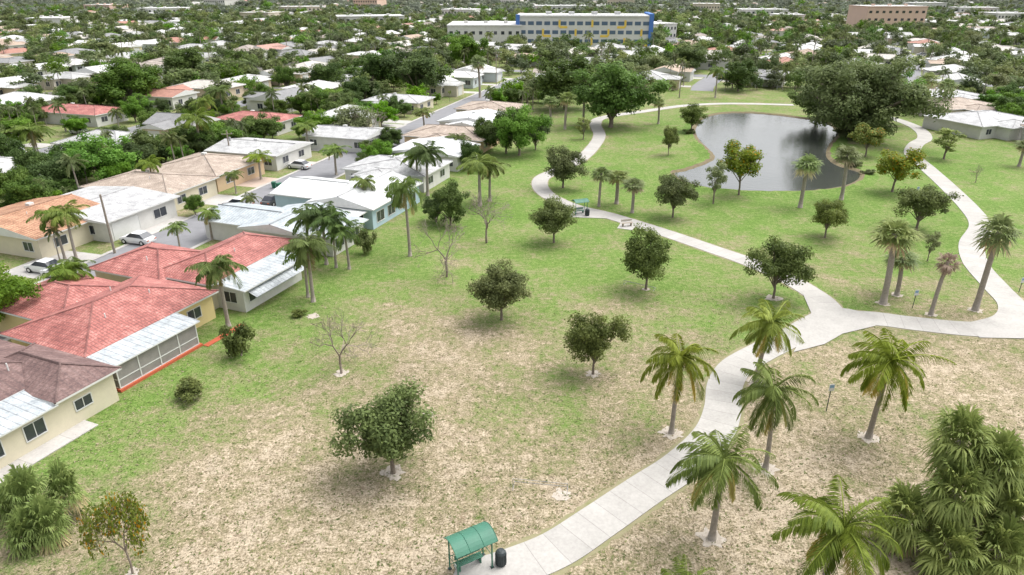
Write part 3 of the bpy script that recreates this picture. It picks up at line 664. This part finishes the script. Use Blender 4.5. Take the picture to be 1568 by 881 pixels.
for off in (5.5,-5.5):
    p,q=r0+nv*off,r1+nv*off; w_=nv*.12
    b.face([(*(p-w_),0),(*(q-w_),0),(*(q-w_),1.7),(*(p-w_),1.7)]); b.face([(*(p+w_),0),(*(q+w_),0),(*(q+w_),1.7),(*(p+w_),1.7)]); b.face([(*(p-w_),1.7),(*(q-w_),1.7),(*(q+w_),1.7),(*(p+w_),1.7)])
b.obj('boundary_wall',[M('wall_block',(.35,.33,.3),(.22,.21,.19),1)])
def nearroad(x,y,d=12):
    w=np.array([x,y])-r0; t=w@dv
    return abs(w@nv)<d and -10<t<np.linalg.norm(r1-r0)+5
def quadw(name,s0,s1,q0,q1,z,mat):
    b=B(); P4=[SQ(s0,q0),SQ(s0,q1),SQ(s1,q1),SQ(s1,q0)]; b.face([(p[0],p[1],z) for p in P4],0,[(0,0),(0,abs(q1-q0)),(1,abs(q1-q0)),(1,0)]); b.obj(name,[mat])
pinkD=concrete_mat('pink_paver',(.52,.41,.34),(.44,.34,.28),2)
for s0,s1,m in ((9,17,driveM),(24,32,driveM),(38,43,driveM),(48,54,pinkD),(62,66,driveM),(74,78,driveM),(90,94,driveM),(105,109,driveM)): quadw('driveway',s0,s1,-4.7,-11,.016,m)
for s0,s1 in ((-2,3),(12,16),(30,34),(46,50),(62,66),(78,82),(95,99)): quadw('driveway',s0,s1,4.7,11,.016,driveM)
# ------------------------------------------------------------ filler houses
def filler(i):
    r=random.Random(300+i); h=House(); hip=i%2==0; Lh=r.uniform(12,15); Wh=r.uniform(8,10)
    h.body(-Lh/2,Lh/2,-Wh/2,Wh/2,2.8,r.uniform(.9,1.7),'x',hip,.6)
    x=r.uniform(-2,2); h.body(x-3,x+3,-Wh/2-4,0,2.7,r.uniform(.7,1.2),'y',hip,.5)
    if i%3==0: h.slab(Lh/2-.2,Lh/2+4,-3,4,2.7,2.4,0); h.w.box(Lh/2+3.7,Lh/2+3.9,-2.7,-2.5,0,2.3,0); h.w.box(Lh/2+3.7,Lh/2+3.9,3.5,3.7,0,2.3,0)
    for a in (-Lh*.38,Lh*.38): h.win('S',-Wh/2,a,.9,1.8,1.2); h.win('N',Wh/2,a,.9,1.8,1.2)
    h.win('S',-Wh/2-4,x,.1,3.2,2.1,True,1)
    for a in (-2,2): h.win('E',Lh/2,a,.9,1.5,1.1); h.win('W',-Lh/2,a,.9,1.5,1.1)
    b=B(); 
    for src,off in ((h.w,0),(h.r,1),(h.o,3)):
        n=len(b.v); b.v+=src.v; b.f+=[tuple(j+n for j in f) for f in src.f]; b.uv+=src.uv; b.t+=src.t
        b.m+=[off+m if off!=1 else (1 if m==0 else 2) for m in src.m]
    return b.mesh('neighbourhood_house_mesh_%d'%i,[rndW,rndT,frameM,glassM,frameM,screenM])
FH=[filler(i) for i in range(6)]
mans=[]
for o_,a,e in MAN:
    dd,pp=adir(a); mans.append((o_[0]+dd[0]*5-pp[0]*7,o_[1]+dd[1]*5-pp[1]*7))
lots=[]; lotsq=[]
zones=[]
for (u,v,r_) in [(895,72,40),(742,72,24),(1370,46,40)]:
    x,y=G(u,v); zones.append((x,y+12,r_))
driv=B()
for k in range(-22,24):
    for side in (-1,1):
        q=k*60+side*16; s=-55+random.uniform(0,6)
        while s<1350:
            js,jq=(0,0) if s<190 else (random.uniform(-3,3),random.uniform(-4,4))
            x,y=SQ(s+js,q+jq); dmid=math.hypot(x,y)
            ok=vis(x,y,60) and not inpoly(x,y,park) and not nearroad(x,y)
            if ok:
                for c in [(SQ(s,q)+pd*dx_) for dx_ in (-10,10)]:
                    if inpoly(c[0],c[1],park): ok=False
            if ok and any(math.hypot(x-a,y-c)<15 for a,c in mans): ok=False
            if ok and any(math.hypot(x-a,y-c)<r_+6 for a,c,r_ in zones): ok=False
            if ok and min(abs(s-215),abs(s-400))<10: ok=False
            if ok and y<75 : ok=False
            if ok and random.random()<(1 if dmid<400 else .88 if dmid<700 else .55):
                rot=-math.radians(ANG+(0 if s<190 else random.uniform(-14,14)))+(-math.pi/2 if side>0 else math.pi/2)+random.choice([0,0,0,math.pi/2])
                inst('house',FH[random.randrange(6)],(x,y,0),rot,(random.uniform(.88,1.15),)*2+(1.15,))
                lots.append((x,y)); lotsq.append((s,k,side))
                if dmid<450:
                    P4=[SQ(s+4,q-side*6),SQ(s+7.5,q-side*6),SQ(s+7.5,q-side*12.3),SQ(s+4,q-side*12.3)]; driv.face([(p[0],p[1],.018) for p in P4],0,[(0,0),(1,0),(1,6),(0,6)])
            s+=random.uniform(16,20)
driv.obj('neighbourhood_driveways',[driveM])
LT=np.array(lots)
# ------------------------------------------------------------ filler trees
ft=empty('distant_tree_mass'); nT=0
def addtree(x,y,sc,palm=False):
    global nT
    s=sc*random.uniform(.55,1.3)
    if palm: k=random.choice(TRIP); s*=1.1
    elif y<190:
        k=random.choice([BDK[0],BDK[1],BDK[2],BIG[0],GRN[0],GRN[1]]); s=s*8/k[1]*.95
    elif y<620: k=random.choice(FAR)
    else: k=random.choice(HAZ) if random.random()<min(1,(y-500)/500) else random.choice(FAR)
    inst('tree',k[0],(x,y,0),random.uniform(0,6.28),(s*random.uniform(.85,1.25),)*2+(s,),ft); nT+=1
tries=[(75,200,1500,.64),(200,330,1900,.78),(330,520,3200,.86),(520,900,4300,.98),(900,1700,4000,1.25),(1700,3400,2400,1.9)]
for y0,y1,n,sc in tries:
    for _ in range(n):
        y=math.sqrt(random.uniform(y0*y0,y1*y1)); x=random.uniform(-.92,.92)*(y*CP+12)
        if inpoly(x,y,park) or nearroad(x,y,5): continue
        if y<560 and np.min((STP[:,0]-x)**2+(STP[:,1]-y)**2)<(49 if y<260 else 32): continue
        if y<1350 and len(LT) and np.min((LT[:,0]-x)**2+(LT[:,1]-y)**2)<(64 if y<330 else 52 if y<700 else 36): continue
        if y<260 and any(math.hypot(x-a,y-c)<9.5 for a,c in mans): continue
        if any(math.hypot(x-a,y-c)<r_*(.95) for a,c,r_ in zones): continue
        addtree(x,y,sc,random.random()<(.3 if y<520 else .1))
# ------------------------------------------------------------ large buildings
yelP=M('yellow_panel',(.78,.56,.12),(.72,.5,.1),.3); bluP=M('blue_panel',(.08,.2,.5),(.08,.17,.44),.3)
roofW=M('flat_roof_white',(.6,.6,.59),(.45,.45,.44),.1); conc=M('commercial_wall',(.66,.65,.63),(.56,.55,.53),.1)
pinkP=M('coral_wall',(.62,.45,.37),(.55,.4,.33),.2); beigeP=M('beige_wall',(.55,.49,.4),(.47,.42,.34),.2)
x,y=G(893,72); b=B(); Wd=69; Hh=14.5
b.box(-Wd/2,Wd/2,0,26,0,Hh,0); b.box(-Wd/2-.5,Wd/2+.5,-.5,26.5,Hh,Hh+.7,0); b.box(-Wd/2+.4,Wd/2-.4,.4,25.6,Hh+.7,Hh+.72,4)
for fl in range(3):
    z=1.6+fl*4.3
    for i in range(16):
        cx=-Wd/2+3+i*(Wd-6)/15.; 
        b.box(cx-1.5,cx+1.5,-.08,0.0,z+.3,z+2.1,1)
        if (i*3+fl*2)%4<1 and i>1: b.box(cx+1.6,cx+(Wd-6)/15-1.6,-.2,0.0,z-.6,z+2.8,2)
        if (i*2+fl*3)%7==2: b.box(cx-2,cx+2,-.1,0,z-1.2,z-.1,2)
b.box(-Wd/2-.6,-Wd/2+1.4,-.6,2,0,Hh+1.0,3); b.box(Wd/2-1.5,Wd/2+.7,-.6,26.6,0,Hh+1.5,3)
for i in range(4): b.box(-20+i*12,-17+i*12,10,13,Hh+.7,Hh+2.2,4)
b.obj('school_building',[conc,M('blue_tinted_glass',(.12,.17,.24),(.09,.13,.19),1,.15),yelP,bluP,roofW],loc=(x,y,0),rot=math.radians(-4))
def block(name,u,v,wpx,h,dp,wall,roof=roofW,nwin=10,rot=0):
    x,y=G(u,v); Wd=wpx*depth(u,v)/F; b=B(); b.box(-Wd/2,Wd/2,0,dp,0,h,0); b.box(-Wd/2-.3,Wd/2+.3,-.3,dp+.3,h,h+.6,0)
    b.box(-Wd/2+.2,Wd/2-.2,.2,dp-.2,h+.6,h+.62,1)
    fl=max(1,int(h/4))
    for f in range(fl):
        for i in range(nwin):
            cx=-Wd/2+Wd*(i+.5)/nwin; b.box(cx-Wd/nwin*.22,cx+Wd/nwin*.22,-.08,0,1+f*h/fl,1+f*h/fl+1.6,3)
    for i in range(3): b.box(-Wd*.3+i*Wd*.28,-Wd*.3+i*Wd*.28+2,dp*.4,dp*.4+2,h+.62,h+1.8,0)
    b.obj(name,[wall,roof,frameM,glassM],loc=(x,y,0),rot=math.radians(rot))
block('white_warehouse',742,72,112,10,40,whiteW)
block('coral_apartment_building',1368,46,90,15,30,pinkP,nwin=9)
for u,v,w,hh,c in [(570,44,100,8,whiteW),(700,30,50,8,conc),(460,24,60,8,beigeP),(250,27,70,8,conc),(150,20,50,8,pinkP),(70,45,50,7,whiteW),(1010,60,60,8,whiteW),(1170,30,70,8,conc),(1080,22,40,10,beigeP),(1500,26,60,8,whiteW),(860,22,80,8,conc),(330,16,40,12,whiteW),(950,14,40,11,beigeP),(560,16,40,12,pinkP),(390,34,50,7,beigeP),(1420,20,50,10,conc),(1550,38,50,8,whiteW),(1210,38,40,7,whiteW),(780,10,30,14,whiteW)]:
    block('commercial_building',u,v,w,hh,26,c,rot=random.uniform(-25,25))
# ------------------------------------------------------------ cars
def carmesh(paint):
    b=B(); st=[(-2.25,.38,.62,.72),(-2.15,.25,.82,.84),(-1.4,.22,.93,.9),(0,.2,.95,.91),(1.0,.22,.92,.9),(1.9,.25,.78,.86),(2.2,.32,.62,.74)]
    R=[[(-w*.9,y,z0),(-w,y,(z0+z1)/2),(-w*.9,y,z1),(w*.9,y,z1),(w,y,(z0+z1)/2),(w*.9,y,z0)] for y,z0,z1,w in st]
    def loft(R,m):
        for i in range(len(R)-1):
            n=len(R[i])
            for k in range(n): b.face([R[i][k],R[i][(k+1)%n],R[i+1][(k+1)%n],R[i+1][k]],m if not callable(m) else m(i,k))
        b.face(R[0],0); b.face(R[-1][::-1],0)
    loft(R,0)
    g=[(-1.75,.9,.93,.78),(-1.1,.9,1.42,.66),(.25,.9,1.45,.66),(1.05,.9,.93,.76)]
    R=[[(-.82,y,z0),(-w,y,z1),(w,y,z1),(.82,y,z0)] for y,z0,z1,w in g]
    loft(R,lambda i,k:(0 if (i==1 and k==1) else (1 if k<3 else 0)))
    for y in (-1.38,1.35):
        for s in (-1,1): b.tube([(s*.72,y,.33),(s*.92,y,.33)],[.33,.33],14,2); b.tube([(s*.915,y,.33),(s*.93,y,.33)],[.19,.19],10,3)
    for s in (-1,1): b.box(s*.6-.15,s*.6+.15,2.1,2.2,.58,.7,3); b.box(s*.6-.15,s*.6+.15,-2.27,-2.18,.6,.72,4)
    return b.mesh('car_mesh',[paint,glassM,tireM,frameM,redslabM],())
CM=carmesh(carM); CW=carmesh(whcarM)
def car(u,v,ang,me=None):
    x,y=G(u,v); inst('parked_car',me or CM,(x,y,.02),math.radians(ang))
for u,v,a,w in [(70,416,73,1),(95,424,73,1),(458,258,70,0),(566,216,-20,1),(28,238,60,0),(605,128,40,0),(700,205,-20,0),(250,205,60,1),(122,205,70,0),(1250,140,80,0),(533,300,-16,1),(420,312,-17,0),(212,372,73,1),(365,318,73,0)]: car(u,v,a,CW if w else CM)
for _ in range(150):
    i=random.randrange(len(lots)); x,y=lots[i]
    if y<450:
        s,k,sd=lotsq[i]; p=SQ(s+5.8,k*60+sd*7); inst('parked_car',CM,(p[0],p[1],.02),-math.radians(ANG)+math.pi/2)
# ------------------------------------------------------------ street furniture
def shelter(u,v,rot,sc=1):
    x,y=G(u,v); e=empty('park_shelter',(x,y,.06),math.radians(rot)); e.scale=(sc,)*3
    b=B(); n=10; hw=.85
    def arc(i,o=0): t=-1+2*i/n; return (t*hw,2.1+.38*(1-t*t)+o)
    for i in range(n):
        (y0,z0),(y1,z1)=arc(i),arc(i+1)
        b.face([(-1.25,y0,z0+.04),(1.25,y0,z0+.04),(1.25,y1,z1+.04),(-1.25,y1,z1+.04)]); b.face([(-1.25,y1,z1),(1.25,y1,z1),(1.25,y0,z0),(-1.25,y0,z0)])
        for xx in (-1.25,1.25): b.face([(xx,y0,z0),(xx,y1,z1),(xx,y1,z1+.04),(xx,y0,z0+.04)])
    for xx in (-1.25,-.42,.42,1.25):
        b.tube([(xx,arc(i)[0],arc(i)[1]+.045) for i in range(n+1)],[.02]*(n+1),4,0)
    b.obj('roof',[greenPM],e)
    b=B()
    for xx in (-1.05,1.05):
        for yy in (-.5,.6): b.tube([(xx,yy,0),(xx,yy,2.35)],[.045,.045],6)
        b.tube([(xx,-.75,2.15),(xx,.75,2.15)],[.035]*2,6); b.tube([(xx,-.5,.9),(xx,.6,.9)],[.02]*2,5)
    for zz in (.9,2.15): b.tube([(-1.05,.6,zz),(1.05,.6,zz)],[.025]*2,5)
    for i in range(9): b.tube([(-.85+i*.21,.6,.3),(-.85+i*.21,.6,.9)],[.012]*2,4)
    b.tube([(-1.05,.6,.3),(1.05,.6,.3)],[.02]*2,5); b.obj('frame',[greenPM],e)
    b=B()
    for i in range(4): b.box(-.8,.8,.05+i*.11,.13+i*.11,.43,.46)
    for i in range(3): b.box(-.8,.8,.49,.52,.55+i*.12,.64+i*.12)
    for xx in (-.65,.65): b.box(xx-.03,xx+.03,.08,.5,0,.428)
    b.obj('bench',[greenPM],e)
    b=B()
    for xx in (-1.05,1.05):
        for yy in (-.5,.6): b.box(xx-.1,xx+.1,yy-.1,yy+.1,0,.02)
    b.obj('foot_plates',[darkPM],e)
shelter(722,872,30); shelter(888,328,20,.85)
def bin_(u,v,sc=1):
    x,y=G(u,v); b=B(); b.tube([(0,0,0),(0,0,.05),(0,0,.8),(0,0,.86)],[.26,.29,.29,.31],16,0); b.tube([(0,0,.86),(0,0,.97),(0,0,1.03)],[.31,.24,.12],16,0)
    for i in range(16):
        a=i*math.pi/8; b.tube([(math.cos(a)*.305,math.sin(a)*.305,.06),(math.cos(a)*.305,math.sin(a)*.305,.82)],[.018]*2,4,1)
    b.obj('litter_bin',[darkPM,darkPM],loc=(x,y,.06))
bin_(767,865); bin_(899,331)
def wbin(u,v):
    x,y=G(u,v); b=B()
    c=[(-.25,-.3,.06),(.25,-.3,.06),(.25,.3,.06),(-.25,.3,.06)]; t=[(-.3,-.36,.95),(.3,-.36,.95),(.3,.36,.95),(-.3,.36,.95)]
    for i in range(4): b.face([c[i],c[(i+1)%4],t[(i+1)%4],t[i]])
    b.box(-.32,.32,-.4,.38,.95,1.02); b.tube([(-.3,.42,.9),(.3,.42,.9)],[.03,.03],6); b.face(c)
    for s in (-1,1): b.tube([(s*.24,.3,.1),(s*.3,.3,.1)],[.1,.1],10,1)
    b.obj('wheelie_bin',[binM,darkPM],loc=(x,y,0),rot=random.uniform(0,3))
for u,v in ((338,360),(345,362),(420,288),(428,290)): wbin(u,v)
def sign(u,vb,vt,w=.45,hh=.6):
    x,y=G(u,vb); z=zat(u,vb,vt); b=B(); b.tube([(0,0,-.1),(0,0,z)],[.035,.035],6,0); b.box(-w/2,w/2,-.06,-.036,z-hh,z,1); b.box(-w/2+.05,w/2-.05,-.064,-.0605,z-hh+.28,z-.08,2)
    b.obj('park_sign',[darkPM,frameM,M('sign_blue',(.25,.4,.55),None,4)],loc=(x,y,0),rot=.15)
sign(1265,630,588); sign(1397,472,444); sign(1560,448,425); sign(1403,300,286)
def pole(u,vb,vt,arm=True):
    x,y=G(u,vb); z=zat(u,vb,vt); b=B(); b.tube([(0,0,-.1),(0,0,z)],[.16,.11],8)
    if arm: b.box(-.9,.9,-.06,.06,z-.7,z-.58); b.tube([(.35,0,z-1.9),(.35,0,z-1.2)],[.17,.17],8,1)
    for s in (-1,0,1): b.tube([(s*.8*arm,0,z-.58),(s*.8*arm,0,z-.4)],[.05,.04],6,1)
    b.obj('utility_pole',[woodM,greyPM],loc=(x,y,0),rot=.3)
for p in [(176,388,298,False),(252,150,110),(660,145,92),(1040,150,95),(355,250,200),(760,130,78),(1240,115,60)]: pole(*p)
def goal(p0,p1,hgt,dep):
    a=np.array(G(*p0)); c=np.array(G(*p1)); d=(c-a)/np.linalg.norm(c-a); n=np.array([-d[1],d[0]])*dep
    b=B(); A=(*a,0);A1=(*a,hgt);C0=(*c,0);C1=(*c,hgt);D=(*(a+n),0.03);E=(*(c+n),0.03)
    for q in ([A,A1],[A1,C1],[C1,C0],[A1,D],[C1,E],[D,E],[A,D],[C0,E]): b.tube(q,[.014,.014],5)
    b.obj('practice_goal_frame',[greyPM])
goal((785,752),(868,760),1.0,.9); goal((955,436),(1000,446),.5,.9)
b=B(); x,y=G(960,347)
for i in range(3): b.box(-.8,.8,-.2+i*.14,-.08+i*.14,.45,.49)
for i in range(2): b.box(-.8,.8,.26,.29,.6+i*.16,.72+i*.16)
for xx in (-.6,.6): b.box(xx-.04,xx+.04,-.18,.25,0,.448)
b.obj('park_bench',[M('concrete_bench',(.42,.36,.3),None,4)],loc=(x,y,.055),rot=.3)
sand(860,758,.7); sand(655,635,.5); sand(480,484,.8)
# small grass / weed tufts
r=np.random.default_rng(5); nt_=15000
uu=r.uniform(-30,1600,nt_*2); vv=r.uniform(440,930,nt_*2)
E=(vv-440.5)/F; tt=CH/(SP+CP*E); X=(uu-784)/F*tt; Y=(CP-SP*E)*tt
pathpts=np.array([p for W_ in (W1,W2,W3,W4) for p in smooth([G(*q) for q in W_],10)])
keep=np.ones(len(X),bool)
for i in range(0,len(X),2000):
    dm=((X[i:i+2000,None]-pathpts[None,:,0])**2+(Y[i:i+2000,None]-pathpts[None,:,1])**2).min(1); keep[i:i+2000]=dm>3.6
for i in np.where(keep)[0]:
    if not inpoly(X[i],Y[i],park): keep[i]=False
X,Y=X[keep],Y[keep]; n=len(X); a=r.uniform(0,6.28,n); hgt=r.uniform(.03,.1,n); w=r.uniform(.04,.12,n)
bs=np.stack([X,Y,np.full(n,.0)],1); dx=np.stack([np.cos(a)*w,np.sin(a)*w,np.zeros(n)],1); up=np.stack([r.normal(size=n)*.12,r.normal(size=n)*.12,hgt],1)
Qd=np.stack([bs-dx,bs+up*.3,bs+dx,bs+up],1)
tuftM=fol('grass_tuft',(.10,.14,.04),(.23,.25,.09),.3,(.38,.32,.21)); b=B(); b.quads(Qd,0,np.where(r.uniform(0,1,n)<.4,1.0,r.uniform(0,.88,n)))
b.obj('grass_tufts',[tuftM])
# ------------------------------------------------------------ light, world, camera
EL,AZ=62,60
sd=Vector((math.cos(math.radians(EL))*math.sin(math.radians(AZ)),math.cos(math.radians(EL))*math.cos(math.radians(AZ)),math.sin(math.radians(EL))))
L_=bpy.data.lights.new('sun','SUN'); L_.energy=1.4; L_.angle=math.radians(60); L_.color=(1,.98,.95)
so=bpy.data.objects.new('sun',L_); scene.collection.objects.link(so); so.rotation_euler=(-sd).to_track_quat('-Z','Y').to_euler(); so.location=(0,0,100)
wd=bpy.data.worlds.new('World'); scene.world=wd; wd.use_nodes=True; N=wd.node_tree.nodes; L=wd.node_tree.links
bg=N['Background']; sk=N.new('ShaderNodeTexSky'); sk.sky_type='NISHITA'; sk.sun_disc=False; sk.sun_elevation=math.radians(EL); sk.sun_rotation=math.radians(AZ)
sk.dust_density=5; sk.air_density=1
hs=N.new('ShaderNodeHueSaturation'); hs.inputs['Saturation'].default_value=.2; hs.inputs['Value'].default_value=2.1
L.new(sk.outputs[0],hs.inputs['Color']); L.new(hs.outputs[0],bg.inputs[0]); bg.inputs[1].default_value=.15
cd=bpy.data.cameras.new('camera'); cam=bpy.data.objects.new('camera',cd); scene.collection.objects.link(cam)
cam.location=(0,0,CH); cam.rotation_euler=(math.radians(90)-PT,0,0); cd.sensor_width=36; cd.lens=36*F/1568; cd.clip_end=12000; cd.clip_start=.5
scene.camera=cam
scene.view_settings.view_transform='Standard'; scene.view_settings.look='None'; scene.view_settings.exposure=0
print('trees',nT,'lots',len(lots))
